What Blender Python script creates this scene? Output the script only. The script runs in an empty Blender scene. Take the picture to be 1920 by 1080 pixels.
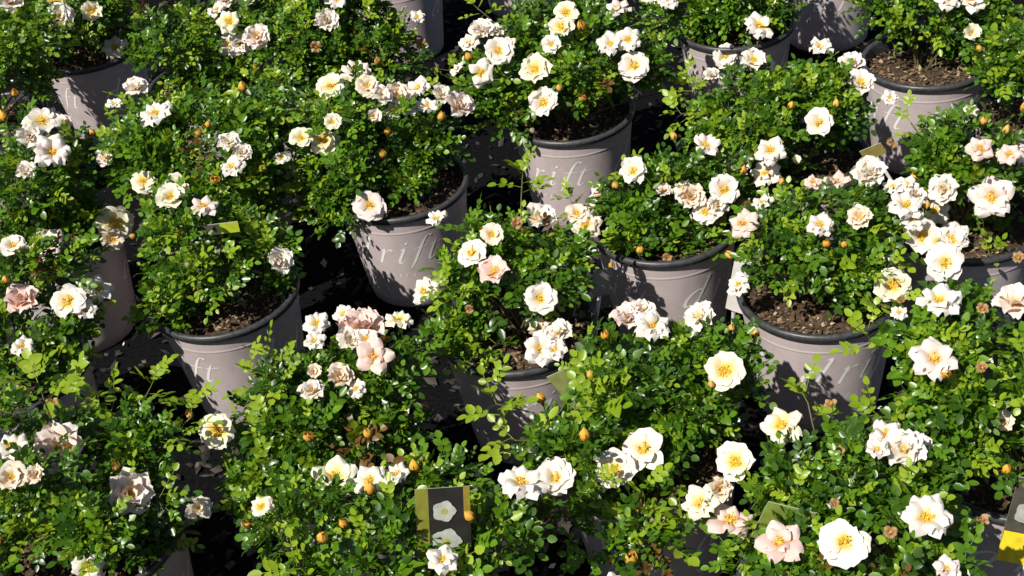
import bpy, math, random
import numpy as np
from mathutils import Vector, Matrix, Euler, Quaternion, noise

# ------------------------------------------------------------------ camera, sky, sun, exposure
scene = bpy.context.scene
C = scene.collection
FPX, PITCH, ROLL, CAMH = 2452.67, math.radians(35.3436), math.radians(-8.778), 1.48986
cp, sp = math.cos(PITCH), math.sin(PITCH)
FW = Vector((0, cp, -sp)); UP0 = Vector((0, sp, cp)); RT0 = Vector((1, 0, 0))
RT = RT0 * math.cos(ROLL) + UP0 * math.sin(ROLL)
UP = UP0 * math.cos(ROLL) - RT0 * math.sin(ROLL)
CAM = Vector((0, 0, CAMH))
cd = bpy.data.cameras.new('camera'); cam = bpy.data.objects.new('camera', cd); C.objects.link(cam)
cd.sensor_width = 36; cd.lens = FPX / 1920 * 36; cd.clip_start = .02; cd.clip_end = 500
m = Matrix((RT, UP, -FW)).transposed().to_4x4(); m.translation = CAM; cam.matrix_world = m
scene.camera = cam

SUN_AZ, SUN_EL = math.radians(47), math.radians(51)          # to the left of the direction back to the camera
SUN = Vector((-math.sin(SUN_AZ) * math.cos(SUN_EL), -math.cos(SUN_AZ) * math.cos(SUN_EL), math.sin(SUN_EL)))
w = bpy.data.worlds.new('World'); scene.world = w; w.use_nodes = True
nt = w.node_tree; bg = nt.nodes['Background']; sky = nt.nodes.new('ShaderNodeTexSky')
sky.sky_type = 'NISHITA'; sky.sun_disc = False; sky.sun_elevation = SUN_EL
sky.sun_rotation = math.atan2(SUN.x, SUN.y)
nt.links.new(sky.outputs[0], bg.inputs[0]); bg.inputs[1].default_value = .05
sl = bpy.data.lights.new('sun', 'SUN'); sl.energy = 5.0; sl.angle = math.radians(.5); sl.color = (1, .95, .86)
so = bpy.data.objects.new('sun', sl); C.objects.link(so); so.location = SUN * 10
so.rotation_mode = 'QUATERNION'; so.rotation_quaternion = SUN.to_track_quat('Z', 'Y')
vs = scene.view_settings; vs.view_transform = 'Standard'; vs.look = 'None'; vs.gamma = 1; vs.exposure = 0.28; vs.use_curve_mapping = False

# ------------------------------------------------------------------ pixel helpers (1920 x 1080 photograph)
def ray(px, py):
    return (FW + RT * ((px - 960) / FPX) - UP * ((py - 540) / FPX))
def at_z(px, py, z):
    d = ray(px, py); return CAM + d * ((z - CAMH) / d.z)
def at_y(px, py, y):
    d = ray(px, py); return CAM + d * (y / d.y)
def scale_at(p):                                               # pixels per metre at p
    return FPX / (p - CAM).dot(FW)

# ------------------------------------------------------------------ object helpers
def new_mesh(name, verts, faces, mats=(), smooth=True, fmat=None, uv=None):
    me = bpy.data.meshes.new(name); me.from_pydata([tuple(v) for v in verts], [], faces)
    for mt in mats: me.materials.append(mt)
    if fmat is not None: me.polygons.foreach_set('material_index', fmat)
    me.polygons.foreach_set('use_smooth', [smooth] * len(me.polygons))
    if uv is not None:
        l = me.uv_layers.new(name='UVMap'); idx = np.empty(len(me.loops), 'i'); me.loops.foreach_get('vertex_index', idx)
        l.data.foreach_set('uv', np.asarray(uv, 'f')[idx].ravel())
    me.update(); return me
def link(name, data, parent=None, loc=(0, 0, 0), quat=None, scale=None):
    o = bpy.data.objects.new(name, data); C.objects.link(o)
    if parent is not None: o.parent = parent
    o.location = loc
    if quat is not None: o.rotation_mode = 'QUATERNION'; o.rotation_quaternion = quat
    if scale is not None: o.scale = (scale,) * 3 if isinstance(scale, (int, float)) else scale
    return o
def tag(o, label=None, cat=None, group=None, kind=None):
    if label: o['label'] = label
    if cat: o['category'] = cat
    if group: o['group'] = group
    if kind: o['kind'] = kind
    return o
def frame_quat(xdir, zdir):                                     # local x along xdir, local z near zdir
    x = xdir.normalized(); y = zdir.cross(x)
    if y.length < 1e-5: y = Vector((0, 1, 0)).cross(x)
    y.normalize(); z = x.cross(y)
    return Matrix((x, y, z)).transposed().to_quaternion()

# ------------------------------------------------------------------ materials
def mat(name):
    mt = bpy.data.materials.new(name); mt.use_nodes = True
    return mt, mt.node_tree, mt.node_tree.nodes['Principled BSDF']
def N(nt, t, **kw):
    n = nt.nodes.new(t)
    for k, v in kw.items(): setattr(n, k, v)
    return n
def ramp(nt, stops):
    r = N(nt, 'ShaderNodeValToRGB'); e = r.color_ramp.elements
    while len(e) < len(stops): e.new(.5)
    for el, (p, c) in zip(e, stops): el.position = p; el.color = (*c, 1)
    return r
def plain(name, col, rough=.6, noise=.12, scale=60, bump=0., spec=.5):
    mt, nt, b = mat(name)
    g = N(nt, 'ShaderNodeNewGeometry'); n = N(nt, 'ShaderNodeTexNoise'); n.inputs['Scale'].default_value = scale; n.inputs['Detail'].default_value = 4
    nt.links.new(g.outputs['Position'], n.inputs['Vector'])
    r = ramp(nt, [(.3, [c * (1 - noise) for c in col]), (.7, [min(1, c * (1 + noise)) for c in col])])
    nt.links.new(n.outputs['Fac'], r.inputs[0]); nt.links.new(r.outputs[0], b.inputs['Base Color'])
    b.inputs['Roughness'].default_value = rough; b.inputs['Specular IOR Level'].default_value = spec
    if bump:
        bp = N(nt, 'ShaderNodeBump'); bp.inputs['Strength'].default_value = bump; bp.inputs['Distance'].default_value = .002
        nt.links.new(n.outputs['Fac'], bp.inputs['Height']); nt.links.new(bp.outputs[0], b.inputs['Normal'])
    return mt
def leaf_mat(name, lo, hi, trans, rough=.4):
    mt, nt, b = mat(name)
    oi = N(nt, 'ShaderNodeObjectInfo'); g = N(nt, 'ShaderNodeNewGeometry'); n = N(nt, 'ShaderNodeTexNoise')
    n.inputs['Scale'].default_value = 28; n.inputs['Detail'].default_value = 3
    nt.links.new(g.outputs['Position'], n.inputs['Vector'])
    ad = N(nt, 'ShaderNodeMath', operation='MULTIPLY_ADD'); ad.inputs[1].default_value = .5
    nt.links.new(oi.outputs['Random'], ad.inputs[0])
    s2 = N(nt, 'ShaderNodeMath', operation='MULTIPLY'); s2.inputs[1].default_value = .5
    nt.links.new(n.outputs['Fac'], s2.inputs[0]); nt.links.new(s2.outputs[0], ad.inputs[2])
    r = ramp(nt, [(.15, lo), (.85, hi)]); nt.links.new(ad.outputs[0], r.inputs[0])
    nt.links.new(r.outputs[0], b.inputs['Base Color']); b.inputs['Roughness'].default_value = rough
    b.inputs['Specular IOR Level'].default_value = .55
    t = N(nt, 'ShaderNodeBsdfTranslucent'); hs = N(nt, 'ShaderNodeHueSaturation'); hs.inputs['Value'].default_value = 1.6; hs.inputs['Hue'].default_value = .485
    nt.links.new(r.outputs[0], hs.inputs['Color']); nt.links.new(hs.outputs[0], t.inputs[0])
    mx = N(nt, 'ShaderNodeMixShader'); mx.inputs[0].default_value = trans
    nt.links.new(b.outputs[0], mx.inputs[1]); nt.links.new(t.outputs[0], mx.inputs[2])
    nt.links.new(mx.outputs[0], nt.nodes['Material Output'].inputs[0])
    return mt
def petal_mat(name, base, mid, edge, tint):
    mt, nt, b = mat(name)
    uv = N(nt, 'ShaderNodeUVMap'); sx = N(nt, 'ShaderNodeSeparateXYZ'); nt.links.new(uv.outputs[0], sx.inputs[0])
    oi = N(nt, 'ShaderNodeObjectInfo')
    r = ramp(nt, [(.0, base), (.26, base), (.48, mid), (.72, edge)]); nt.links.new(sx.outputs['Y'], r.inputs[0])
    g = N(nt, 'ShaderNodeTexCoord'); n = N(nt, 'ShaderNodeTexNoise'); n.inputs['Scale'].default_value = 2.2; n.inputs['Detail'].default_value = 4
    nt.links.new(g.outputs['Object'], n.inputs['Vector'])
    mu = N(nt, 'ShaderNodeMath', operation='MULTIPLY'); nt.links.new(oi.outputs['Random'], mu.inputs[0]); nt.links.new(n.outputs['Fac'], mu.inputs[1])
    mix = N(nt, 'ShaderNodeMix', data_type='RGBA'); nt.links.new(mu.outputs[0], mix.inputs[0])
    nt.links.new(r.outputs[0], mix.inputs[6]); mix.inputs[7].default_value = (*tint, 1)
    nt.links.new(mix.outputs[2], b.inputs['Base Color']); b.inputs['Roughness'].default_value = .55; b.inputs['Specular IOR Level'].default_value = .25
    t = N(nt, 'ShaderNodeBsdfTranslucent'); nt.links.new(mix.outputs[2], t.inputs[0])
    wv = N(nt, 'ShaderNodeTexWave'); wv.inputs['Scale'].default_value = 7; wv.inputs['Distortion'].default_value = 3; wv.bands_direction = 'Y'
    nt.links.new(g.outputs['Object'], wv.inputs['Vector'])
    bp = N(nt, 'ShaderNodeBump'); bp.inputs['Strength'].default_value = .25; bp.inputs['Distance'].default_value = .03
    nt.links.new(wv.outputs['Fac'], bp.inputs['Height']); nt.links.new(bp.outputs[0], b.inputs['Normal'])
    mx = N(nt, 'ShaderNodeMixShader'); mx.inputs[0].default_value = .22
    nt.links.new(b.outputs[0], mx.inputs[1]); nt.links.new(t.outputs[0], mx.inputs[2])
    nt.links.new(mx.outputs[0], nt.nodes['Material Output'].inputs[0])
    return mt
M = {}
LEAF = [leaf_mat('leaf_dark', (.018, .058, .004), (.062, .150, .007), .2, .33),
        leaf_mat('leaf_mid', (.054, .140, .005), (.140, .280, .011), .25, .35),
        leaf_mat('leaf_young', (.17, .29, .010), (.33, .45, .028), .32, .38),
        leaf_mat('leaf_bronze', (.10, .045, .012), (.17, .09, .02), .25, .45)]
PET = {'w': petal_mat('petal_white', (.82, .55, .05), (.87, .81, .62), (.88, .845, .785), (.88, .76, .68)),
       'p': petal_mat('petal_pink', (.80, .52, .16), (.87, .76, .66), (.88, .80, .76), (.87, .68, .62)),
       'k': petal_mat('petal_blush', (.78, .44, .12), (.86, .66, .55), (.87, .70, .65), (.86, .56, .50)),
       'y': petal_mat('petal_yellow', (.84, .52, .02), (.88, .78, .32), (.88, .85, .72), (.88, .82, .60)),
       'a': petal_mat('petal_apricot', (.82, .48, .07), (.86, .68, .42), (.87, .79, .67), (.85, .64, .46)),
       'b': petal_mat('petal_bud', (.70, .24, .02), (.84, .38, .03), (.87, .50, .07), (.88, .60, .20)),
       'x': petal_mat('petal_dry', (.30, .16, .05), (.42, .24, .10), (.52, .34, .18), (.30, .12, .05))}
M['stamen'] = plain('stamen', (.82, .50, .05), .7, .4, 900)
M['cane'] = plain('cane', (.10, .085, .035), .6, .4, 90)
M['sepal'] = plain('sepal', (.06, .13, .02), .5, .3, 200)
M['soil'] = plain('potting_soil', (.050, .030, .016), .95, .6, 160, 1)
M['rim'] = plain('black_plastic_rim', (.045, .046, .050), .42, .35, 120, .15)
M['stamp'] = plain('white_print', (.84, .82, .80), .45, .04, 300)

def pot_material():
    mt, nt, b = mat('mauve_printed_plastic')
    g = N(nt, 'ShaderNodeTexCoord'); n = N(nt, 'ShaderNodeTexNoise'); n.inputs['Scale'].default_value = 26; n.inputs['Detail'].default_value = 6; n.inputs['Roughness'].default_value = .65
    nt.links.new(g.outputs['Object'], n.inputs['Vector'])
    r = ramp(nt, [(.28, (.44, .375, .375)), (.5, (.52, .445, .445)), (.72, (.55, .475, .47))]); nt.links.new(n.outputs['Fac'], r.inputs[0])
    n2 = N(nt, 'ShaderNodeTexNoise'); n2.inputs['Scale'].default_value = 7; n2.inputs['Detail'].default_value = 8; n2.inputs['Distortion'].default_value = .6
    nt.links.new(g.outputs['Object'], n2.inputs['Vector'])
    r2 = ramp(nt, [(.58, (0, 0, 0)), (.74, (1, 1, 1))]); nt.links.new(n2.outputs['Fac'], r2.inputs[0])
    md = N(nt, 'ShaderNodeMath', operation='MULTIPLY'); md.inputs[1].default_value = .5; nt.links.new(r2.outputs[0], md.inputs[0])
    mix = N(nt, 'ShaderNodeMix', data_type='RGBA'); nt.links.new(md.outputs[0], mix.inputs[0]); nt.links.new(r.outputs[0], mix.inputs[6]); mix.inputs[7].default_value = (.30, .25, .21, 1)
    nt.links.new(mix.outputs[2], b.inputs['Base Color']); b.inputs['Roughness'].default_value = .42; b.inputs['Specular IOR Level'].default_value = .4
    bp = N(nt, 'ShaderNodeBump'); bp.inputs['Strength'].default_value = .12; bp.inputs['Distance'].default_value = .003
    nt.links.new(n2.outputs['Fac'], bp.inputs['Height']); nt.links.new(bp.outputs[0], b.inputs['Normal'])
    return mt
M['pot'] = pot_material()
def chips_mat(name, stops, scale):
    mt, nt, b = mat(name)
    g = N(nt, 'ShaderNodeNewGeometry'); n = N(nt, 'ShaderNodeTexWhiteNoise', noise_dimensions='1D')
    nt.links.new(g.outputs['Random Per Island'], n.inputs['W'])
    r = ramp(nt, stops); nt.links.new(n.outputs['Value'], r.inputs[0])
    nt.links.new(r.outputs[0], b.inputs['Base Color']); b.inputs['Roughness'].default_value = .9
    return mt
M['bark'] = chips_mat('bark_chips', [(.0, (.035, .020, .012)), (.45, (.10, .060, .030)), (.8, (.20, .13, .065)), (1, (.42, .33, .22))], 1)
M['litter'] = chips_mat('ground_chips', [(.0, (.008, .008, .008)), (.6, (.025, .021, .018)), (.9, (.05, .04, .03)), (1, (.15, .12, .09))], 1)
M['ground'] = plain('dark_weed_fabric', (.005, .005, .006), .95, .5, 130, .6, .05)
M['fallen'] = plain('fallen_petal', (.62, .56, .46), .6, .2, 40)

# ------------------------------------------------------------------ ground
R0 = random.Random(5)
g = new_mesh('ground', [(-30, -25, 0), (30, -25, 0), (30, 40, 0), (-30, 40, 0)], [(0, 1, 2, 3)], [M['ground']], False)
tag(link('ground', g), kind='structure')
def chip_cloud(n, sampler, size, rnd, mt, name, flat=.35):
    vs, fs = [], []
    for _ in range(n):
        p = sampler(); s = size * rnd.uniform(.5, 1.5); q = Euler((rnd.uniform(-.6, .6), rnd.uniform(-.6, .6), rnd.uniform(0, 6.28))).to_matrix()
        a, b_, c_ = s * rnd.uniform(.7, 1.5), s * rnd.uniform(.35, .8), s * flat * rnd.uniform(.5, 1)
        k = len(vs)
        for v in ((a, 0, 0), (-a * .8, b_ * .4, 0), (.1 * a, b_, 0), (-.1 * a, -b_, 0), (.2 * a, 0, c_), (-.1 * a, .1 * b_, -c_)):
            vs.append(p + q @ Vector(v))
        for i, j in ((0, 2), (2, 1), (1, 3), (3, 0)): fs += [(k + i, k + j, k + 4), (k + j, k + i, k + 5)]
    return new_mesh(name, vs, fs, [mt], False)
def gs():
    y = R0.uniform(1.0, 4.4); return Vector((R0.uniform(-.75, .75) * y, y, R0.uniform(.001, .006)))
tag(link('wood_chips', chip_cloud(9000, gs, .011, R0, M['litter'], 'wood_chips')), 'dark wood chips and litter strewn on the ground between the pots', 'mulch', kind='stuff')
def gs2():
    y = R0.uniform(1.2, 3.2); return Vector((R0.uniform(-.5, .5) * y, y, R0.uniform(.007, .012)))
tag(link('fallen_petals', chip_cloud(150, gs2, .010, R0, M['fallen'], 'fallen_petals', .12)), 'pale fallen petals scattered on the dark ground', 'petals', kind='stuff')

# ------------------------------------------------------------------ pot (shared meshes)
PH, PR, PB = .228, .130, .0985                                  # height, rim radius, base radius
def wall_r(z): return PB + (PR * .945 - PB) * (z / (PH - .02))
SEG = 72
def lathe(profile, seg=SEG, close=False):
    vs, fs = [], []
    for r, z in profile:
        for k in range(seg):
            a = 2 * math.pi * k / seg; vs.append((r * math.cos(a), r * math.sin(a), z))
    n = len(profile)
    for i in range(n if close else n - 1):
        for k in range(seg):
            a, b_ = i * seg + k, i * seg + (k + 1) % seg; c_ = (i + 1) % n * seg
            fs.append((a, b_, c_ + (k + 1) % seg, c_ + k))
    return vs, fs
prof = [(.001, .004), (PB - .016, .004), (PB - .012, .0), (PB - .004, 0), (PB, .005)]
prof += [(wall_r(z), z) for z in (.03, .07, .11, .15, .18, .1845, .1858)]
prof += [(wall_r(.186), .186), (wall_r(.187) + .0007, .1875), (wall_r(.190) + .0007, .190), (wall_r(.1915), .1915), (wall_r(.1925), .1925), (wall_r(.196), .196), (wall_r(.212), .212), (wall_r(.2155), .2155), (wall_r(.2165) - .003, .2165)]
v, f = lathe(prof); POT = new_mesh('pot', v, f, [M['pot']])
rp = [(wall_r(.2145), .2142), (PR * .982, .2145), (PR * .992, .2158), (PR * .99, .2185), (PR, .2205), (PR, .2225), (PR - .001, .2265), (PR - .005, PH), (PR - .0095, .2265), (PR - .011, .222), (PR - .0125, .205), (PR - .018, .165), (PR - .020, .163)]
v, f = lathe(rp); RIM = new_mesh('rim', v, f, [M['rim']])

def letters():
    vs, fs = [], []
    XH, SH, Z0, RR = .033, .42, .118, .113
    def put(x, y):                                             # letter units -> cone
        s = (x + SH * y) * XH; z = Z0 + y * XH; a = math.radians(off) + s / RR
        r = wall_r(z) + .0004
        return (r * math.sin(a), -r * math.cos(a), z)
    def stroke(pts, wd):
        # catmull-rom resample
        P = [pts[0]] + list(pts) + [pts[-1]]; W = [wd[0]] + list(wd) + [wd[-1]]; out = []
        for i in range(1, len(P) - 2):
            for k in range(5):
                t = k / 5; q = []
                for d in (0, 1):
                    a, b_, c_, e = P[i - 1][d], P[i][d], P[i + 1][d], P[i + 2][d]
                    q.append(.5 * (2 * b_ + (c_ - a) * t + (2 * a - 5 * b_ + 4 * c_ - e) * t * t + (3 * b_ - a - 3 * c_ + e) * t ** 3))
                out.append((q[0], q[1], W[i] + (W[i + 1] - W[i]) * t))
        out.append((*pts[-1], wd[-1]))
        k0 = len(vs)
        for i, (x, y, wv) in enumerate(out):
            x2, y2, _ = out[min(i + 1, len(out) - 1)]; x1, y1, _ = out[max(i - 1, 0)]
            dx, dy = x2 - x1, y2 - y1; l = math.hypot(dx, dy) or 1; nx, ny = -dy / l * wv / 2, dx / l * wv / 2
            vs.append(put(x + nx, y + ny)); vs.append(put(x - nx, y - ny))
        for i in range(len(out) - 1):
            k = k0 + 2 * i; fs.append((k, k + 1, k + 3, k + 2))
    T, m_, h = .17, .10, .05
    for rep in (0,):
        off = rep
        stroke([(.84, .92), (.6, 1.0), (.32, .86), (.12, .5), (.14, .14), (.36, 0), (.6, .12), (.82, .42)], [h, m_, T, .2, .19, m_, h, h])
        stroke([(.66, 1.68), (.86, 1.75), (.86, 1.2), (.84, .6), (.82, .2), (.9, .02), (1.12, .14)], [h, T, T, T, T, m_, h])
        off = rep + 30
        stroke([(0, .9), (.16, 1.0), (.16, .5), (.16, .0)], [h, T, T, T]); stroke([(.17, .55), (.32, .86), (.5, 1.0), (.64, .95)], [h, h, m_, .16])
        off = rep + 49
        stroke([(0, .9), (.16, 1.0), (.14, .5), (.14, .15), (.24, .0), (.44, .14)], [h, T, T, T, m_, h]); stroke([(.1, 1.42), (.24, 1.42)], [.15, .15])
        off = rep + 64
        stroke([(.62, 1.62), (.5, 1.74), (.34, 1.66), (.24, 1.3), (.2, .7), (.17, .1), (.06, -.45)], [.16, h, m_, T, T, T, h]); stroke([(-.14, .97), (.62, .99)], [h, h])
        off = rep + 78
        stroke([(.22, 1.28), (.16, .9), (.14, .4), (.16, .12), (.28, .0), (.46, .12)], [h, T, T, T, m_, h]); stroke([(-.08, .97), (.7, 1.03)], [h, h])
        # small line of capitals under the word
        SX = {'R': [[(0, 0), (0, 1), (.45, .95), (.45, .6), (0, .5)], [(.15, .5), (.5, 0)]], 'O': [[(.25, 0), (0, .5), (.25, 1), (.5, .5), (.25, 0)]],
              'S': [[(.45, .9), (.1, .95), (.1, .6), (.45, .4), (.4, .05), (0, .1)]], 'E': [[(.45, 1), (0, 1), (0, 0), (.45, 0)], [(0, .5), (.35, .5)]]}
        for i, ch in enumerate('ROSES'):
            off = rep + 40 + i * 7.5
            for st in SX[ch]: stroke([(x * .2, y * .24 - 1.05) for x, y in st], [.035] * len(st))
    return new_mesh('lettering', vs, fs, [M['stamp']], True)
LET = letters()
def soil_mesh(seed):
    rnd = random.Random(seed); vs, fs = [(0, 0, .205)], []; rings = 9; seg = 40
    for i in range(1, rings + 1):
        for k in range(seg):
            a = 2 * math.pi * k / seg; r = (PR - .0128) * i / rings
            vs.append((r * math.cos(a), r * math.sin(a), .207 - .010 * (i / rings) ** 2 + rnd.uniform(-.002, .002)))
    for k in range(seg): fs.append((0, 1 + k, 1 + (k + 1) % seg))
    for i in range(rings - 1):
        for k in range(seg):
            a = 1 + i * seg; fs.append((a + k, a + seg + k, a + seg + (k + 1) % seg, a + (k + 1) % seg))
    def sm():
        r = (PR - .017) * math.sqrt(rnd.random()); a = rnd.uniform(0, 6.28)
        return Vector((r * math.cos(a), r * math.sin(a), .2085 - .010 * (r / PR) ** 2 + rnd.uniform(-.001, .003)))
    return new_mesh('soil', vs, fs, [M['soil']]), chip_cloud(700, sm, .0048, rnd, M['bark'], 'bark_chips', .5)
SOILS = [soil_mesh(11), soil_mesh(12), soil_mesh(13)]

# ------------------------------------------------------------------ compound leaves
def leaf_geo(rnd, n=7, L=.018, length=.055, wide=.72):
    vs, fs = [], []
    def leaflet(base, dirx, nrm, l, wd):
        x = dirx.normalized(); y = nrm.cross(x).normalized(); z = x.cross(y); k = len(vs)
        fold = rnd.uniform(.12, .42); dr = rnd.uniform(-.1, .38); tw = rnd.uniform(-.25, .25)
        for t, ww in ((0, 0), (.2, .80), (.48, 1.03), (.8, .70), (1, 0)):
            c_ = base + x * (l * t) - z * (dr * l * t * t)
            if ww == 0: vs.append(c_); continue
            h = wd * .5 * ww
            vs.append(c_); vs.append(c_ + y * h + z * (h * (fold + tw))); vs.append(c_ - y * h + z * (h * (fold - tw)))
        b_, t_ = k, k + 10
        fs.extend([(b_, k + 1, k + 2), (b_, k + 3, k + 1), (k + 1, k + 4, k + 5, k + 2), (k + 1, k + 3, k + 6, k + 4),
                   (k + 4, k + 7, k + 8, k + 5), (k + 4, k + 6, k + 9, k + 7), (k + 7, t_, k + 8), (k + 7, k + 9, t_)])
    pairs = (n - 1) // 2; bend = rnd.uniform(.1, .5)
    def rach(t): return Vector((length * t, 0, -bend * length * t * t * .6))
    for i in range(pairs):
        t = .42 + .5 * i / max(1, pairs - .4)
        for s in (-1, 1):
            a = math.radians(rnd.uniform(48, 72)); d = Vector((math.cos(a), s * math.sin(a), rnd.uniform(-.2, .3)))
            nn = Vector((rnd.uniform(-.35, .35), rnd.uniform(-.35, .35), 1)).normalized()
            l = L * rnd.uniform(.8, 1.08) * (.8 + .2 * i); leaflet(rach(t), d, nn, l, l * wide * rnd.uniform(.88, 1.1))
    leaflet(rach(1), Vector((1, rnd.uniform(-.2, .2), -bend * .8)), Vector((rnd.uniform(-.2, .2), rnd.uniform(-.3, .3), 1)).normalized(), L * 1.12, L * wide * 1.1)
    k = len(vs); prv = None                                        # stalk
    for t in (0, .4, .75, 1):
        c_ = rach(t); r = .0007
        vs.extend([c_ + Vector((0, r, 0)), c_ + Vector((0, -r * .5, r)), c_ + Vector((0, -r * .5, -r))])
    for i in range(3):
        for j in range(3): a, b_ = k + 3 * i + j, k + 3 * i + (j + 1) % 3; fs.append((a, b_, b_ + 3, a + 3))
    return vs, fs
RL = random.Random(21)
LEAFGEO = []
for i in range(10): LEAFGEO.append(leaf_geo(RL, RL.choice((5, 7, 7, 7)), RL.uniform(.0165, .021), RL.uniform(.046, .060), RL.uniform(.56, .80)))
LEAFMESH = [[new_mesh('leaf', gv, gf, [LEAF[t]]) for gv, gf in LEAFGEO] for t in range(4)]
LEAFNP = [(np.array([tuple(p) for p in gv]), gf) for gv, gf in LEAFGEO]

# ------------------------------------------------------------------ petals, stamens, calyx, buds
def petal_geo(style, rnd):
    nu, nv = 6, 7; vs, fs, uv = [], [], []
    ph = rnd.uniform(0, 6); ph2 = rnd.uniform(0, 6); wv = rnd.uniform(.8, 1.2)
    for j in range(nv):
        t = j / (nv - 1)
        for i in range(nu):
            u = i / (nu - 1) * 2 - 1
            if style == 'round':
                wd = .54 * (math.sin(math.pi * min(1, .08 + .80 * t) ** 1.2) ** .62) * (.30 + .70 * min(1, t * 1.9)); x = t - .11 * (1 - abs(u)) * (t ** 6) * (1 if abs(u) < .4 else .3) - .10 * u * u * t + .035 * math.sin(7 * u + ph) * t ** 5
                z = .20 * t * t - .30 * t ** 4 + .10 * u * u * t + .07 * math.sin(3.1 * u + ph) * t * t * wv + .055 * math.sin(6.5 * u + ph2) * t ** 3
            elif style == 'star':                               # edges rolled back, pointed tip
                wd = .50 * (math.sin(math.pi * min(1, .06 + .88 * t)) ** .75) * (.35 + .65 * min(1, t * 2)); x = t - .05 * u * u * t
                z = .26 * t * t - .30 * t ** 3 - .22 * (abs(u) ** 2.2) * t + .05 * math.sin(3 * u + ph) * t * t
                wd *= 1 - .12 * u * u
            else:                                               # ruffled
                wd = .50 * (math.sin(math.pi * min(1, .08 + .80 * t)) ** .6) * (.4 + .6 * min(1, t * 2)); x = t - .12 * u * u * t + .05 * math.sin(5 * u + ph2) * t ** 3
                z = .32 * t * t - .25 * t ** 4 + .16 * u * u * t + .11 * math.sin(4.3 * u + ph) * t * t + .06 * math.sin(8 * u + ph2) * t ** 3
            vs.append((x, u * wd, z)); uv.append((u * .5 + .5, t))
    for j in range(nv - 1):
        for i in range(nu - 1): a = j * nu + i; fs.append((a, a + 1, a + nu + 1, a + nu))
    return vs, fs, uv
RP = random.Random(8)
PETAL = {}
for st in ('round', 'star', 'ruffle'):
    for k in range(4):
        gv, gf, gu = petal_geo(st, RP)
        for tn in PET: PETAL[st, tn, k] = new_mesh('petal', gv, gf, [PET[tn]], True, None, gu)
def stamen_mesh(rnd):
    vs, fs = [], []
    def blob(c_, r):
        k = len(vs)
        for d in ((1, 0, 0), (0, 1, 0), (-1, 0, 0), (0, -1, 0), (0, 0, 1), (0, 0, -1)): vs.append(Vector(c_) + Vector(d) * r)
        for i in range(4): j = (i + 1) % 4; fs.extend([(k + i, k + j, k + 4), (k + j, k + i, k + 5)])
    blob((0, 0, .06), .10)
    for i in range(26):
        a = rnd.uniform(0, 6.28); rr = rnd.uniform(.05, .26); h = rnd.uniform(.10, .24)
        tip = Vector((rr * math.cos(a), rr * math.sin(a), h)); blob(tip, .034)
        k = len(vs); b0 = Vector((.03 * math.cos(a), .03 * math.sin(a), 0)); s = Vector((-math.sin(a), math.cos(a), 0)) * .009
        vs.extend([b0 + s, b0 - s, tip - s, tip + s]); fs.append((k, k + 1, k + 2, k + 3))
    return new_mesh('stamens', vs, fs, [M['stamen']])
STAM = [stamen_mesh(RP) for _ in range(3)]
def calyx_mesh():                                                # green hip, sepals and flower stalk, unit = flower radius
    v, f = lathe([(.001, -1.5), (.035, -1.5), (.04, -.45), (.10, -.33), (.12, -.2), (.09, -.06), (.001, -.03)], 8)
    v = [Vector(p) for p in v]; f = list(f)
    for i in range(5):
        a = i * 1.2566; d = Vector((math.cos(a), math.sin(a), 0)); s = Vector((-d.y, d.x, 0)); k = len(v)
        v += [d * .08 + Vector((0, 0, -.14)), d * .25 + s * .07 + Vector((0, 0, -.10)), d * .25 - s * .07 + Vector((0, 0, -.10)), d * .52 + Vector((0, 0, -.2))]
        f += [(k, k + 1, k + 3, k + 2)]
    return new_mesh('rose_flower', v, f, [M['sepal']])
CALYX = calyx_mesh()
def bud_mesh(rnd, opn):
    v, f = lathe([(.001, -2.6), (.07, -2.6), (.08, -.8), (.22, -.62), (.3, -.35), (.22, -.1)], 8)
    nm = [1] * len(f); v = [Vector(p) for p in v]; f = list(f); uvs = [(0, 0)] * len(v)
    for i in range(5):                                            # wrapped petals
        a0 = i * 2.4 + rnd.uniform(-.3, .3); k = len(v)
        for j in range(6):
            t = j / 5; r = (.24 * (1 - t * t) + .42 * math.sin(math.pi * min(1, t * .98) ** .72) * (1 - i * .06)) + (opn * t * t * .9 if i < 3 else 0); z = -.15 + t * 1.75 * (1 - .03 * i)
            for q in range(6):
                u = q / 5 * 2 - 1; a = a0 + u * 1.15 * (1 - .55 * t * t)
                rr = r * (1 + .05 * math.sin(5 * u + i)) + .02 * i * t
                v.append(Vector((rr * math.cos(a), rr * math.sin(a), z - .12 * u * u * t))); uvs.append((.5, t * .9 + .05))
        for j in range(5):
            for q in range(5): b_ = k + j * 6 + q; f.append((b_, b_ + 1, b_ + 7, b_ + 6)); nm.append(0)
    for i in range(5):
        a = i * 1.2566; d = Vector((math.cos(a), math.sin(a), 0)); s = Vector((-d.y, d.x, 0)); k = len(v); fl = rnd.uniform(.55, .95)
        v += [d * .22 + Vector((0, 0, -.25)), d * .66 + s * .24 + Vector((0, 0, .12)), d * .66 - s * .24 + Vector((0, 0, .12)), d * fl * .75 + Vector((0, 0, .95))]; uvs += [(0, 0)] * 4
        f += [(k, k + 1, k + 3, k + 2)]; nm.append(1)
    return new_mesh('rose_bud', v, f, [PET['b'], M['sepal']], True, nm, uvs)
BUDS = [bud_mesh(RP, o) for o in (0, .1, .25, .5)]

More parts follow.
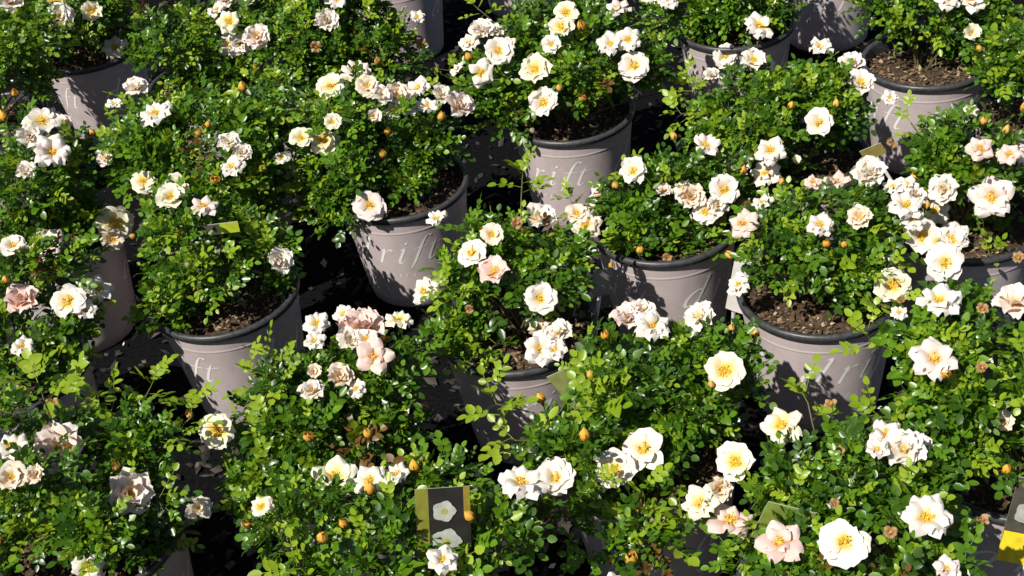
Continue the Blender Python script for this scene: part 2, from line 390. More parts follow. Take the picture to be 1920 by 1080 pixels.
def make_flower(plant, base, pos, face, rad, code, rnd):
    """an open rose: calyx mesh with its petals and stamens as children"""
    style, tone = code[0], code[1]; opening = rnd.uniform(-6, 16)
    if style == 'p' or (code == 'rp' and rnd.random() < .15): tone = 'k'
    if style == 'r' and rnd.random() < .4: style = rnd.choice('sso')
    q = face.to_track_quat('Z', 'Y') @ Quaternion((0, 0, 1), rnd.uniform(0, 6.28))
    fl = link('rose_flower', CALYX, plant, pos - base, q, rad)
    def whorl(n, st, size, elev, zoff, tn, jit=.12, roff=.03):
        a0 = rnd.uniform(0, 6.28); n = max(4, n + rnd.choice((-1, 0, 0, 1))); elev = elev + opening
        for i in range(n):
            if rnd.random() < .05: continue
            a = a0 + 6.2832 * i / n + rnd.uniform(-jit, jit); e = math.radians(elev + rnd.uniform(-11, 11))
            qq = Quaternion((0, 0, 1), a) @ Quaternion((0, 1, 0), -e) @ Quaternion((1, 0, 0), rnd.uniform(-.16, .16))
            s = size * rnd.uniform(.92, 1.07)
            link('petal', PETAL[st, tn, rnd.randrange(4)], fl, (roff * math.cos(a), roff * math.sin(a), zoff + rnd.uniform(-.015, .015)), qq, (s, s * rnd.uniform(.85, 1.15), s))
    st_z, st_s = .03, 1.15
    if style == 'o':
        sh = 'round' if rnd.random() < .65 else rnd.choice(('star', 'ruffle'))
        whorl(6, sh, 1.0, 8, 0, tone, .2); whorl(5, sh, .80, 20, .03, tone, .25)
    elif style == 'y':
        whorl(6, 'round', 1.0, 18, 0, tone); whorl(5, 'round', .72, 34, .03, tone)
    elif style == 's':
        whorl(6, 'star', 1.0, 14, 0, tone); whorl(6, 'star', .82, 34, .03, tone, .25)
    elif style == 'p':
        whorl(5, 'star', 1.0, 6, 0, tone, .22); whorl(3, 'star', .62, 26, .03, tone, .3)
    elif style == 'c':
        whorl(6, 'round', .85, 42, 0, tone); whorl(4, 'round', .62, 58, .03, tone); st_z = .0
    elif style == 'r':
        whorl(7, 'ruffle', 1.0, 4, 0, tone); whorl(6, 'ruffle', .82, 28, .03, tone, .3); whorl(5, 'ruffle', .58, 52, .05, 'a' if tone in 'pk' and rnd.random() < .3 else tone, .4); st_s = .6
    elif style == 'x':
        whorl(5, 'star', .7, 42, 0, 'x', .4); whorl(3, 'ruffle', .4, 60, 0, 'x', .4)
    link('stamens', STAM[rnd.randrange(3)], fl, (0, 0, st_z), None, st_s)
    return fl

# ------------------------------------------------------------------ the plants
# key: (pot position, how its rim was found, lettering turn, lobes [pixel x, y, half width, half height, metres behind the pot axis], label)
def rim(px, py): p = at_z(px, py, PH); return (p.x, p.y)
def foot(px, py): p = at_z(px, py, 0); return (p.x, p.y)
PL = [
 ('A', (.482, 1.655), -32, [(1545, 455, 150, 100, 0), (1630, 420, 90, 90, .02), (1450, 450, 75, 70, .02), (1600, 525, 55, 45, -.03)], 'rose in mauve pot reading dri, bare bark soil along its whole front rim'),
 ('B', (.902, 2.357), -10, [(1755, 22, 112, 72, .03), (1805, 80, 60, 42, 0), (1855, 60, 70, 80, 0), (1650, 15, 50, 50, .05)], 'rose in mauve pot with curved rim and brown soil in the top right'),
 ('C', (.173, 2.364), -86, [(1045, 120, 140, 90, .02), (935, 135, 75, 75, 0), (1160, 105, 95, 90, .02), (1060, 60, 120, 55, .05), (990, 190, 50, 45, -.04), (950, 210, 50, 45, -.05)], 'rose in mauve pot reading ift, white blooms above, standing at top centre'),
 ('D', (-.179, 2.18), -64, [(690, 300, 120, 100, 0), (775, 265, 85, 80, .03), (620, 340, 65, 65, -.02), (660, 210, 100, 55, .03), (635, 400, 50, 45, -.07)], 'rose in half shaded mauve pot with one bloom hanging over its front rim'),
 ('E', (-.495, 1.9), -106, [(390, 480, 125, 95, 0), (305, 560, 55, 65, -.03), (480, 480, 70, 75, .02), (330, 400, 85, 60, .03), (300, 600, 50, 50, -.08)], 'rose in sunlit mauve pot reading ft, left of centre, with a yellow edged card'),
 ('G', (0, 1.684), 78, [(965, 510, 140, 100, .02), (860, 600, 60, 75, -.03), (1050, 480, 62, 55, .03), (900, 640, 60, 45, -.06), (930, 440, 70, 50, .03)], 'rose in the centre with blooms lying over the black rim of its pot'),
 ('H', rim(1246, 414), 1, [(1240, 400, 115, 85, 0), (1330, 370, 80, 90, .02), (1190, 370, 60, 70, 0), (1190, 460, 45, 55, -.04), (1280, 310, 80, 50, .04), (1290, 465, 70, 35, -.05), (1225, 475, 55, 38, -.07), (1335, 468, 55, 42, -.06)], 'rose in mauve pot reading dr, beside a pale curled card'),
 ('F', rim(170, 88), 10, [(130, 25, 115, 60, 0), (60, 60, 70, 70, -.02), (210, 60, 50, 50, 0)], 'rose in leaf shadowed mauve pot with letter d in the top left corner'),
 ('I', rim(1378, 42), 90, [(1370, 5, 105, 60, 0), (1280, 30, 55, 55, -.02), (1440, 20, 60, 45, -.02), (1385, -70, 110, 70, .03)], 'rose in sunlit mauve pot at the top, left of a deeply shaded pot'),
 ('J', foot(1550, 68), -35, [(1553, -200, 110, 80, 0)], 'rose whose pot body alone shows, in deep shade at the top edge'),
 ('K', rim(1805, 405), -22, [(1820, 310, 105, 105, 0), (1890, 350, 65, 95, 0), (1765, 290, 52, 55, .02), (1870, 430, 55, 40, -.06), (1805, 258, 68, 36, .04)], 'rose with pink tinged blooms above a shaded pot at the right edge'),
 ('L', rim(1905, 845), 70, [(1830, 680, 160, 140, 0), (1770, 610, 115, 80, .03), (1880, 810, 100, 75, -.04), (1740, 720, 62, 80, 0), (1800, 800, 90, 60, -.04)], 'broad rose at right edge, its pot at the lower right corner bearing a yellow card'),
 ('M', rim(1215, 842), 20, [(1215, 715, 150, 100, .02), (1340, 690, 95, 95, .03), (1065, 835, 85, 65, -.03), (1190, 860, 90, 75, -.06), (1090, 830, 120, 80, -.05), (1260, 800, 120, 70, -.02), (1385, 735, 35, 45, 0), (1180, 1000, 60, 70, -.17), (1080, 930, 60, 60, -.12), (1060, 965, 65, 60, -.15), (1130, 1010, 70, 65, -.18), (1250, 1030, 50, 45, -.2)], 'large rose in front of centre with orange buds and two white blooms side by side'),
 ('N', rim(625, 850), 60, [(610, 770, 160, 115, 0), (520, 825, 80, 90, -.02), (715, 690, 85, 75, .03), (510, 900, 95, 85, -.08), (640, 680, 90, 60, .05), (520, 720, 35, 45, 0), (730, 790, 70, 60, 0)], 'rose left of centre front with clustered peach pink ruffled blooms on top'),
 ('O', rim(760, 1180), 0, [(720, 1010, 180, 100, 0), (570, 970, 100, 95, 0), (920, 990, 85, 100, 0), (830, 910, 90, 50, .06)], 'front rose with one large pale yellow open bloom and an upright picture card'),
 ('P', rim(1580, 1100), 0, [(1590, 920, 170, 130, .02), (1500, 862, 70, 50, .06), (1690, 890, 95, 85, .05), (1440, 980, 85, 80, -.02), (1370, 1030, 70, 60, -.02), (1600, 1030, 190, 90, -.06), (1730, 1000, 70, 90, 0)], 'front right rose with pink star blooms and two round white blooms near the bottom'),
 ('Q', rim(170, 1000), 30, [(140, 900, 160, 105, 0), (270, 810, 80, 60, .04), (80, 1000, 110, 85, -.05), (230, 1000, 90, 85, -.05), (100, 800, 60, 50, .05), (60, 900, 100, 85, -.08), (275, 930, 65, 65, -.07), (150, 980, 100, 80, -.12), (300, 1010, 50, 60, -.04), (20, 780, 70, 60, .02)], 'rose in the bottom left corner with a pink ruffled bloom'),
 ('R', rim(20, 690), 15, [(70, 590, 115, 85, 0), (40, 500, 75, 65, .03), (100, 660, 65, 45, -.04), (150, 600, 50, 60, 0), (20, 680, 80, 50, -.09), (110, 700, 50, 40, -.09), (110, 490, 65, 55, .05)], 'rose at the left edge with three pale ruffled blooms above a dark shaded pot'),
 ('S', rim(100, 440), 75, [(75, 330, 125, 95, 0), (110, 400, 85, 55, -.03), (40, 250, 60, 40, .03), (140, 450, 55, 50, -.08), (50, 440, 70, 50, -.08)], 'rose at the left edge below the shadowed d pot, few blooms over dark leaves'),
 ('T', rim(390, 380), 0, [(400, 270, 160, 100, 0), (290, 250, 95, 75, 0), (540, 290, 95, 85, 0), (480, 370, 80, 55, -.04), (260, 330, 60, 60, -.02), (480, 190, 80, 50, .04)], 'wide leafy rose with hidden pot between the shadowed d pot and the sunlit ft pot'),
 ('U', rim(380, 150), 0, [(330, 70, 95, 75, 0), (400, 130, 85, 65, -.03), (440, 30, 80, 55, .03)], 'rose at top left with small white blooms stacked above each other'),
 ('V', rim(590, 140), 0, [(560, 70, 110, 80, 0), (690, 100, 95, 95, 0), (620, 150, 100, 50, -.05), (640, 10, 90, 50, .05), (640, -50, 100, 60, .08)], 'leafy rose with bronze shoots at the top edge, left of the gap'),
 ('W', rim(1500, 292), 0, [(1460, 220, 130, 100, 0), (1560, 200, 64, 80, 0), (1350, 230, 55, 80, -.02), (1410, 160, 70, 50, .02), (1540, 140, 60, 40, .04), (1450, 310, 70, 50, -.05)], 'rose between the two right rows, hidden pot, yellowish card at its right'),
 ('X', rim(-20, 220), 0, [(20, 150, 75, 85, 0), (20, 70, 95, 75, .02)], 'bright green rose cut by the upper left edge'),
 ('Y', rim(1960, 200), 0, [(1890, 130, 65, 95, 0), (1960, 90, 90, 90, 0)], 'rose cut by the upper right edge beside the bare soil pot'),
 ('Z', foot(765, 95), 45, [(717, -150, 95, 75, 0)], 'rose at the top edge of which only a dark shaded pot side shows'),
 ('a', foot(985, 10), 45, [(953, -230, 95, 80, 0)], 'rose at the top edge behind the ift pot, barely in the picture'),
 ('b', (-1.12, 1.42), 0, [(-560, 830, 190, 130, 0)], 'unseen rose added past the left edge to cast shade'),  # from here on: unseen plants put in for their shade
 ('c', (-.92, .98), 0, [(-500, 1300, 230, 160, 0)], 'unseen rose added past the bottom left to cast shade'),
 ('d', (-.52, .78), 0, [(150, 1520, 260, 170, 0)], 'unseen rose added below the frame, near the camera on the left, to cast shade'),
 ('e', (.02, .70), 0, [(1000, 1560, 270, 170, 0)], 'unseen rose added below the frame, near the camera, to cast shade'),
]
OFF = set('bcde')  # roses added out of view so their shadows fall into it
LOBES = []                                                     # (plant key, centre, a, c)
for key, (x, y), turn, lobes, label in PL:
    for (px, py, rx, ry, dy) in lobes:
        c_ = at_y(px, py, y + dy); s = scale_at(c_); el = math.asin((CAMH - c_.z) / (CAM - c_).length)
        a = rx / s; e2 = (ry / s) ** 2 - (a * math.sin(el)) ** 2; cz = math.sqrt(max(e2, 0)) / math.cos(el)
        cz = min(max(cz, .6 * a), 1.25 * a); a = max(a - .016, .6 * a); cz = max(cz - .020, .5 * cz); c_.z -= .006
        LOBES.append((key, c_, a, cz))
POTS = {key: Vector((x, y, 0)) for key, (x, y), *_ in PL}
def hit(px, py):
    d = ray(px, py).normalized(); best = None; near = None
    for key, c_, a, cz in LOBES:
        o = CAM - c_; S = Vector((1 / a, 1 / a, 1 / cz)); O = o * S; D = d * S
        A, B, Q = D.dot(D), O.dot(D), O.dot(O) - 1; disc = B * B - A * Q
        t0 = -B / A; miss = math.sqrt(max(0, (O + D * t0).length_squared))
        if disc > 0:
            t = (-B - math.sqrt(disc)) / A
            if best is None or t < best[0]: best = (t, key, c_, a, cz)
        else:
            if near is None or miss < near[0]: near = (miss, t0, key, c_, a, cz)
    if best is None: best = near[1:]
    t, key, c_, a, cz = best
    p = CAM + d * t; n = Vector(((p.x - c_.x) / a ** 2, (p.y - c_.y) / a ** 2, (p.z - c_.z) / cz ** 2)).normalized()
    return key, p, n

# flowers read from the photograph: x, y, diameter in pixels, code (o open, y cupped open, s star seen from the side, p pink star, c cup, r ruffled, x spent; w white p pink y yellow a apricot)
FL = '''20 15 50 rw,115 36 50 rw,170 28 42 oy,215 85 46 sw,430 10 42 rp,432 45 46 oy,430 95 46 rw,490 75 48 rp,460 3 40 oy,260 178 42 rw,295 226 58 sw,75 240 62 rw,115 245 36 rp,98 298 64 rp,430 275 40 rw,435 315 46 sw,
280 336 46 oy,338 345 50 oy,325 385 62 yy,378 398 50 sp,203 412 66 oy,195 450 46 ya,105 460 66 rp,30 475 46 rw,210 290 32 rp,225 208 32 sw,610 50 46 rw,635 8 42 sw,775 40 28 rw,910 72 50 rw,935 105 53 ow,907 138 52 ow,870 133 28 sw,963 85 34 rw,
665 143 54 sw,625 175 52 oy,688 175 46 ya,735 188 46 ra,785 180 44 sw,745 220 46 sw,798 215 42 sw,850 210 56 rp,630 235 44 cy,597 270 60 oy,562 268 46 oy,697 225 40 ca,692 375 56 rp,515 490 50 rw,530 300 28 sw,813 545 54 rw,830 425 42 sw,925 450 46 ya,893 487 52 rw,933 520 62 rp,
1062 35 50 oy,1055 60 48 oy,1037 88 36 ow,1152 28 46 sp,1147 90 48 rw,1177 82 46 rw,1185 123 58 ow,1008 137 56 oy,1022 187 56 ow,1215 5 34 sw,1260 8 42 sp,1417 45 54 sw,1360 93 46 ow,1413 128 44 rw,1345 150 30 rw,1188 333 50 ow,1318 287 50 sp,1388 302 54 rp,1447 278 54 sw,1440 333 54 sw,1352 358 60 ow,1303 370 50 ra,1325 393 50 ow,1405 430 56 pp,1440 395 40 sw,1010 427 60 rw,1075 415 44 ya,1115 420 58 ra,1138 375 46 rp,1245 370 28 rp,
1775 10 46 rw,1815 12 50 sw,1813 60 50 cy,1537 105 48 sw,1585 130 46 rw,1602 165 54 ow,1528 235 54 ow,1487 312 28 cy,1525 357 32 pp,1568 357 44 pp,1630 343 62 rw,1690 360 38 rw,1685 395 60 sw,1778 350 54 rw,1762 385 50 sw,1855 362 76 rp,1835 285 46 pp,1880 295 40 pp,1910 295 52 rp,1615 412 44 ra,1538 435 48 sp,1710 440 68 ow,1790 430 60 sw,1765 452 52 ow,1755 490 72 ow,1660 523 68 oy,1820 225 28 rp,
50 575 62 rp,125 575 62 rw,168 553 62 rw,45 665 42 rw,107 828 86 rp,30 855 58 sw,32 905 60 ya,70 900 38 ra,232 928 82 rp,180 1050 58 rw,425 808 68 oy,355 945 48 rw,
597 625 46 rw,600 655 38 sw,675 632 84 rp,705 680 68 pp,598 705 40 ca,637 722 50 ra,680 725 36 sw,590 745 46 rw,745 620 50 sy,640 915 84 oy,700 922 66 sw,745 910 46 sw,510 960 44 oy,965 925 80 sw,820 1055 56 sw,
1008 560 64 ow,1003 600 38 ra,1010 640 62 rw,1060 638 52 rw,1180 615 58 rp,1222 632 64 rw,1318 612 56 rw,1355 698 74 oy,1215 845 80 ow,1160 888 78 ow,1055 912 78 yw,1400 875 76 oy,1340 900 48 ra,1335 955 68 sy,1370 1000 84 pp,1475 1030 84 pp,1145 1076 40 sw,
1480 820 74 sy,1760 585 76 sw,1895 585 72 rp,1760 682 84 rp,1862 803 64 ca,1655 835 62 rp,1685 860 76 rw,1750 850 66 sw,1585 1030 90 ow,1725 988 88 sw,1755 1072 50 sp,1400 525 44 sw,1655 190 30 rw,1695 600 30 sw,55 262 44 rw,85 212 40 sw,452 292 36 rw,412 28 36 sw,448 72 36 rw,648 160 38 ow,712 190 38 rw,770 212 40 sw,822 190 36 rw,890 92 40 sw,927 76 40 rw,1342 382 42 rw,1290 358 38 sw,1702 378 44 rw,1668 366 40 sw,1742 456 46 ow,1697 414 44 sw,658 652 46 rw,692 652 44 rp,648 608 42 sw,1205 600 44 rw,1035 642 44 sw,1640 862 46 sp,1715 852 48 rw,55 330 40 rw,150 590 42 sw'''
BD = '''375 117 22,372 2 18,460 180 26,392 248 20,378 262 18,487 315 22,488 120 16,375 335 28,405 335 28,265 435 18,20 525 24,27 175 20,190 255 18,708 115 24,575 201 20,890 117 24,725 260 22,718 298 20,818 233 24,
1090 60 28,1050 167 22,1088 180 22,1165 355 24,1205 482 26,1160 492 24,1380 332 26,1357 437 22,1343 462 20,1390 475 24,1480 210 22,1557 207 22,1850 102 20,1908 222 28,1875 260 24,1735 332 24,1720 395 24,1550 470 24,1840 245 24,17 237 30,
145 678 24,140 862 30,215 888 30,15 1025 28,585 826 30,685 818 30,775 902 34,597 1005 36,655 998 30,895 975 34,698 940 38,490 985 24,1143 650 24,1118 716 28,1025 768 28,1097 835 36,1193 940 36,1167 1040 38,1402 645 28,1327 775 28,1365 635 22,1322 730 24,1780 705 32,1885 870 30,1267 275 22,375 785 24,985 455 22,1580 470 22,1470 360 20'''
XS = '''1560 775 34,1840 595 34,1840 695 34,1565 960 34,1822 985 44,1575 860 30,1250 470 26,890 575 28,590 90 34,780 85 34,965 430 36,1660 265 28,1680 550 28,1905 500 36,100 745 40,1665 1010 36'''
FLW = []                                                       # (key, pos, normal, radius, code)
RF = random.Random(77)
def register(px, py, dia, code, lift):
    key, p, n = hit(px, py); tocam = (CAM - p).normalized(); rad = dia * (.53 if code[0] in 'oyc' else .56) / scale_at(p)
    j = Vector((RF.uniform(-1, 1), RF.uniform(-1, 1), RF.uniform(-1, 1)))
    if code == 'bud': face = Vector((0, 0, 1)) + n * .5 + j * .4
    elif code[0] == 's': face = Vector((0, 0, 1.0)) + n * .5 + tocam * .35 + SUN * .2 + j * .35
    elif code[0] in 'rp': face = Vector((0, 0, .5)) + n * .5 + tocam * .7 + j * .35
    else: face = Vector((0, 0, .35)) + n * .35 + tocam * 1.0 + j * .22
    FLW.append((key, p + (n * .6 + tocam * .4) * lift, face.normalized(), rad, code))
for it in FL.replace('\n', '').split(','):
    a, b_, d, code = it.split(); register(float(a), float(b_), float(d), code, .022)
for it in BD.replace('\n', '').split(','):
    a, b_, d = it.split(); register(float(a), float(b_), float(d), 'bud', .022)
for it in XS.replace('\n', '').split(','):
    a, b_, d = it.split(); register(float(a), float(b_), float(d), 'xx', .018)

def in_pot(p):                                                # inside or under the wall of any pot
    for q in POTS.values():
        if p.z < PH - .012 and math.hypot(p.x - q.x, p.y - q.y) < wall_r(max(0, min(p.z, .2))) + .004: return True
    return False
FPOS = [(p + f_ * (.4 * r), r) for _, p, f_, r, code in FLW if code != 'bud']
FPOS += [(at_y(835, 985 + k, 1.01), .030) for k in (-20, 35)]
def blocks_flower(p):
    for q, r in FPOS:
        if (p - q).length_squared < (r * .95 + .006) ** 2: return True
    return False

def grow(key, base, rnd):
    """leaf placements (world): list of (pos, quat, scale, tint, variant, outer) and cane tips"""
    L, tips = [], []; mine = [l for l in LOBES if l[0] == key]
    for _, c_, a, cz in mine:
        area = 4 * math.pi * ((2 * (a * cz) ** 1.6 + (a * a) ** 1.6) / 3) ** (1 / 1.6) * .68
        n = int(area / (.00062 if key in 'LMNOPQ' else .00075))
        for i in range(n):
            for _try in range(4):
                z = rnd.uniform(-.45, 1); an = rnd.uniform(0, 6.283); s = math.sqrt(1 - z * z); d = Vector((s * math.cos(an), s * math.sin(an), z))
                rr = rnd.uniform(.78, 1.0) if rnd.random() < .78 else rnd.uniform(.45, .8)
                rr *= 1 + .22 * noise.noise((c_ + d) * 3.1 + Vector((a * 50, 0, 0)))
                if rnd.random() < .10 and z > -.1: rr = rnd.uniform(1.02, 1.26)
                p = c_ + Vector((d.x * a, d.y * a, d.z * cz)) * rr
                inner = False
                for _, c2, a2, cz2 in mine:
                    if c2 is c_: continue
                    e = p - c2
                    if (e.x / a2) ** 2 + (e.y / a2) ** 2 + (e.z / cz2) ** 2 < .55: inner = True; break
                if p.z < .06 or in_pot(p): inner = True
                if noise.noise(p * 17) < -.10 and rr > .66: inner = True        # hollows between the shoots
                if not inner: break
            if inner: continue
            axis = (d * .7 + Vector((0, 0, .65)) + Vector((rnd.uniform(-.5, .5), rnd.uniform(-.5, .5), rnd.uniform(-.3, .3)))).normalized()
            young = rnd.random() < (.32 if rr > .92 else .12); bronze = rnd.random() < .008
            if rr > .8 and rnd.random() < .35: tips.append(p)
            k = rnd.randint(4, 6); ph = rnd.uniform(0, 6.28); ex = axis.orthogonal().normalized(); ey = axis.cross(ex); sl_ = rnd.uniform(.018, .036)
            for j in range(k):
                t = (j + .5) / k; aa = ph + j * 2.4; el = math.radians(12 + 55 * t + rnd.uniform(-12, 12))
                out = (ex * math.cos(aa) + ey * math.sin(aa)); dirx = (out * math.cos(el) + axis * math.sin(el)).normalized()
                nz = (axis * .7 + Vector((0, 0, .35)) + SUN * .45 - out * .3 * math.sin(el) + Vector((rnd.uniform(-.3, .3), rnd.uniform(-.3, .3), rnd.uniform(-.2, .2))))
                pp = p + axis * (sl_ * (t - .6)); sc = rnd.triangular(.42, .92, .62) * (1.08 - .35 * t) * (.96 if key in 'LMNOPQ' else 1)
                mid = pp + dirx * (.04 * sc)
                if mid.z < .02 or in_pot(mid) or in_pot(pp) or in_pot(pp + dirx * (.065 * sc)): continue
                if blocks_flower(mid) or blocks_flower(pp + dirx * (.06 * sc)): continue
                tint = 3 if bronze else (2 if (young and t > .35) or rnd.random() < .05 else (1 if rnd.random() < .5 else 0))
                L.append((pp, frame_quat(dirx, nz), sc, tint, rnd.randrange(10), rr))
    return L, tips
SHOOT = [(340, 790, 1.1), (275, 745, 1.), (210, 775, 1.1), (145, 770, 1.1), (65, 745, 1.2), (945, 770, 1.25), (985, 830, 1.25), (1225, 1005, 1.3), (1190, 960, 1.1), (980, 350, 1.1), (1085, 385, .8), (1305, 165, 1.0), (1290, 215, 1.),
         (1255, 160, .9), (830, 130, .9), (845, 165, 1.), (600, 385, 1.), (520, 690, 1.), (490, 720, 1.), (1520, 775, 1.1), (1660, 560, 1.), (1650, 640, 1.), (1860, 465, 1.), (1670, 770, 1.1), (290, 590, .9), (890, 670, .9), (860, 545, 1.), (240, 205, .8), (1720, 240, .9), (470, 330, .9), (1130, 760, 1.), (560, 1040, 1.1), (900, 20, .9)]
SHT = {}
for px, py, sc in SHOOT:
    k_, p_, n_ = hit(px, py); SHT.setdefault(k_, []).append((p_ + n_ * .014, n_, sc * .82))
def tube(pts, rads, seg=5):
    vs, fs = [], []
    for i, p in enumerate(pts):
        t = (pts[min(i + 1, len(pts) - 1)] - pts[max(i - 1, 0)]).normalized(); x = t.orthogonal().normalized(); y = t.cross(x)
        for k in range(seg): a = 6.2832 * k / seg; vs.append(p + (x * math.cos(a) + y * math.sin(a)) * rads[i])
    for i in range(len(pts) - 1):
        for k in range(seg): a, b_ = i * seg + k, i * seg + (k + 1) % seg; fs.append((a, b_, b_ + seg, a + seg))
    return vs, fs

ROOTS = {}
for idx, (key, (x, y), turn, lobes, label) in enumerate(PL):
    rnd = random.Random(1000 + idx * 17); base = Vector((x, y, 0))
    root = link('potted_rose', None, None, base); root.empty_display_size = .05
    tag(root, label, 'rose', 'potted roses standing in rows'); ROOTS[key] = root
    pot = link('pot', POT, root); pot.rotation_euler = (0, 0, math.radians(turn))
    link('rim', RIM, pot)
    for k in range(3): link('lettering', LET, pot).rotation_euler = (0, 0, k * 2.0944)
    sm, ch = SOILS[idx % 3]; s_ = link('soil', sm, root); s_.rotation_euler = (0, 0, idx * 1.3)
    tag(link('bark_chips', ch, s_), kind='stuff')
    L, tips = grow(key, base, rnd)
    # canes from the soil to the crown
    rnd.shuffle(tips)
    extra = []
    for p, n, sc in SHT.get(key, []):                            # young shoots that stand out of the crown
        axis = (n * .5 + Vector((rnd.uniform(-.3, .3), rnd.uniform(-.3, .3), .9))).normalized(); ex = axis.orthogonal().normalized(); ey = axis.cross(ex)
        for j in range(6):
            t = (j + .5) / 6; aa = j * 2.4 + rnd.uniform(-.4, .4); el = math.radians(5 + 60 * t); out = ex * math.cos(aa) + ey * math.sin(aa)
            dirx = (out * math.cos(el) + axis * math.sin(el)).normalized(); pp = p + axis * (.05 * (t - .6))
            if in_pot(pp + dirx * .05) or blocks_flower(pp + dirx * .04): continue
            extra.append((pp, frame_quat(dirx, axis * .8 + Vector((0, -.2, .5))), sc * rnd.uniform(.85, 1.1) * (1.05 - .3 * t), 2, rnd.randrange(10), 9))
        tips.insert(0, p)
    L += extra
    for p in tips[:14]:
        e = p - base; st = Vector((rnd.uniform(-.02, .02), rnd.uniform(-.02, .02), .198)); mid = Vector((e.x * .35, e.y * .35, .2 + (e.z - .2) * .62))
        if e.z < .22: mid.z = .27
        pts = []
        for i in range(9):
            t = i / 8; pts.append(st * (1 - t) ** 2 + mid * (2 * t * (1 - t)) + e * t * t)
        v, f = tube(pts, [.0028 - .0018 * i / 8 for i in range(9)]); link('cane', new_mesh('cane', v, f, [M['cane']]), root)
    # leaves: those that show largest one by one, the rest joined
    if key in OFF: single, rest = [], L
    else:
        L.sort(key=lambda l: (l[0] - CAM).length - .9 * l[5] * .12); single, rest = L[:300], L[300:]
    for p, q, s, t, vr, _ in single: link('leaf', LEAFMESH[t][vr], root, p - base, q, s)
    if rest:
        V, F, FM, k = [], [], [], 0
        for p, q, s, t, vr, _ in rest:
            gv, gf = LEAFNP[vr]; Rm = np.array(q.to_matrix()); pv = np.array(p - base)
            V.append(gv @ Rm.T * s + pv); F.extend([tuple(i + k for i in ff) for ff in gf]); FM.extend([t] * len(gf)); k += len(gv)
        me = new_mesh('inner_foliage', np.concatenate(V).tolist(), F, LEAF, True, FM); tag(link('inner_foliage', me, root), kind='stuff')
    for k2, p, face, rad, code in FLW:
        if k2 != key: continue
        if code == 'bud': link('rose_bud', BUDS[rnd.choice((0, 0, 1, 1, 2, 3))], root, p - base, face.to_track_quat('Z', 'Y') @ Quaternion((0, 0, 1), rnd.uniform(0, 6)), rad * .86)
        else: make_flower(root, base, p, face, rad, code, rnd)

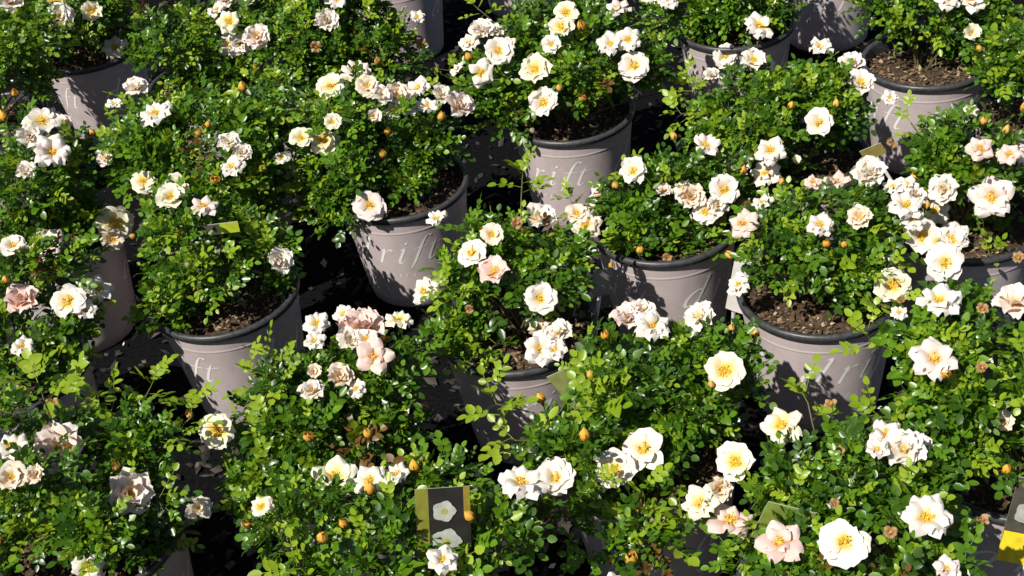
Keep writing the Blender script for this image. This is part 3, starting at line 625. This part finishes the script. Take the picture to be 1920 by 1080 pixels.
# ------------------------------------------------------------------ plant cards
def card(px, py, y, wd, ht, face, lean, roll, panels, label, curl=0., back=(.55, .55, .52), blooms=()):
    """thin plastic card; local x width, local z height, front looks along -y"""
    p = at_y(px, py, y)
    d = Vector(face).normalized(); zl = (Vector((0, 0, 1)) + d * lean).normalized(); yl = -(d - zl * d.dot(zl)).normalized(); xl = yl.cross(zl)
    q = (Matrix((xl, yl, zl)).transposed()).to_quaternion() @ Quaternion((0, 1, 0), math.radians(roll))
    root = link('plant_card', None, None, p, q)
    tag(root, label, 'plant card', 'picture cards stuck in the pots')
    def sheet(name, x0, x1, z0, z1, off, th, mt):
        n = 8; vs, fs = [], []
        for s in (0, 1):
            for i in range(n + 1):
                for z in (z0, z1):
                    xx = x0 + (x1 - x0) * i / n; yy = curl * ((z / ht + .5) ** 2) * ht + .12 * curl * xx * xx / wd
                    vs.append((xx, yy - off + s * th, z))
            # several rows are not needed: the bow is along the width and the two ends
        m_ = 2 * (n + 1)
        for i in range(n):
            a = 2 * i; fs.append((a, a + 2, a + 3, a + 1)); fs.append((m_ + a, m_ + a + 1, m_ + a + 3, m_ + a + 2))
            fs.append((a, m_ + a, m_ + a + 2, a + 2)); fs.append((a + 1, a + 3, m_ + a + 3, m_ + a + 1))
        fs += [(0, 1, m_ + 1, m_), (2 * n, m_ + 2 * n, m_ + 2 * n + 1, 2 * n + 1)]
        return link(name, new_mesh(name, vs, fs, [mt], False), root)
    sheet('card', -wd / 2, wd / 2, -ht / 2, ht / 2, 0, .0008, plain('card_plastic', back, .4, .05, 50))
    # stake that runs down into the soil
    v, f = tube([Vector((0, .0004, -ht / 2 + .001)), Vector((0, .0004, -ht / 2 - .07))], [.004, .003], 6); link('stake', new_mesh('stake', v, f, [M['stamp']]), root)
    for k, (x0, x1, z0, z1, col) in enumerate(panels):
        sheet('printed_panel', x0 * wd, x1 * wd, z0 * ht, z1 * ht, .0006 + .0003 * k, .0004, plain('card_print', col, .35, .18, 70))
    for (bx, bz, br) in blooms:
        vs, fs = [(bx * wd, -.0022, bz * ht)], []
        for i in range(20):
            a = 6.2832 * i / 20; r = br * (1 + .10 * math.cos(5 * a)); vs.append((bx * wd + r * math.cos(a), -.0022, bz * ht + r * math.sin(a)))
        for i in range(20): fs.append((0, 1 + i, 1 + (i + 1) % 20))
        link('printed_bloom', new_mesh('printed_bloom', vs, fs, [plain('dimmed_bloom_print', (.40, .42, .37), .4, .2, 90)], False), root)  # white bloom print dimmed, shade on the card put into its colour
        vs = [(v_[0] * .3 + bx * wd * .7, -.0026, v_[2] * .3 + bz * ht * .7) for v_ in vs]
        link('printed_bloom', new_mesh('printed_bloom', vs, fs, [plain('bloom_centre_print', (.38, .34, .08), .4, .1, 60)], False), root)
card(832, 996, 1.065, .062, .112, (.05, -1, .3), -.25, 8, [(-.5, .5, -.5, .5, (.022, .020, .020)), (-.5, -.26, -.5, .5, (.20, .20, .03)), (.38, .5, .15, .5, (.26, .20, .03))],  # panel colours darkened to stand in for the leaf shade on this card
     'upright picture card with two white roses and olive edge in the front rose', 0, (.5, .5, .3), [(.02, .24, .013), (.04, -.12, .017)])
card(1948, 990, 1.09, .075, .125, (-.35, -1, .2), -.1, 8, [(-.5, .5, -.5, .5, (.07, .065, .05)), (-.5, .5, -.5, -.12, (.80, .62, .03))],
     'picture card with bright yellow lower band on the lower right pot', .1, (.6, .6, .5), [(-.2, .16, .018), (.35, .05, .018)])
card(1637, 285, 1.95, .040, .024, (-.3, -1, .2), .1, -28, [(-.5, .5, -.5, .5, (.26, .22, .06))], 'small dull yellow card tilted beside the rose right of top centre')
card(1378, 548, 1.70, .030, .105, (-.75, -1, .0), .25, 10, [], 'pale curled blank card between the dr pot and the dri pot', .3, (.62, .59, .57))
card(1128, 530, 1.76, .040, .050, (.5, -1, .3), 0, 15, [], 'grey blank card behind the rim of the centre pot', 0, (.30, .29, .28))
card(1075, 728, 1.44, .045, .070, (-.3, -1, .2), 0, -30, [(-.5, .5, -.5, .5, (.22, .24, .08))], 'dull green card leaning by the right side of the centre pot')
card(1468, 985, 1.02, .055, .060, (-.2, -1, .25), 0, 20, [(-.5, .5, -.5, .5, (.20, .26, .05))], 'olive card half hidden behind a pink star bloom')
card(378, 433, 1.885, .125, .020, (0, -.35, 1), 0, 2, [(-.5, -.25, -.5, .5, (.70, .42, .04)), (.25, .5, -.5, .5, (.45, .52, .04)), (-.2, .25, -.5, .5, (.09, .08, .06))], 'flat card with yellow ends lying on the leaves of the ft pot rose')
card(115, -7, 2.9, .07, .02, (0, -1, .6), 0, 3, [(-.5, .5, -.5, .5, (.72, .50, .08))], 'bright yellow card at the very top left edge')
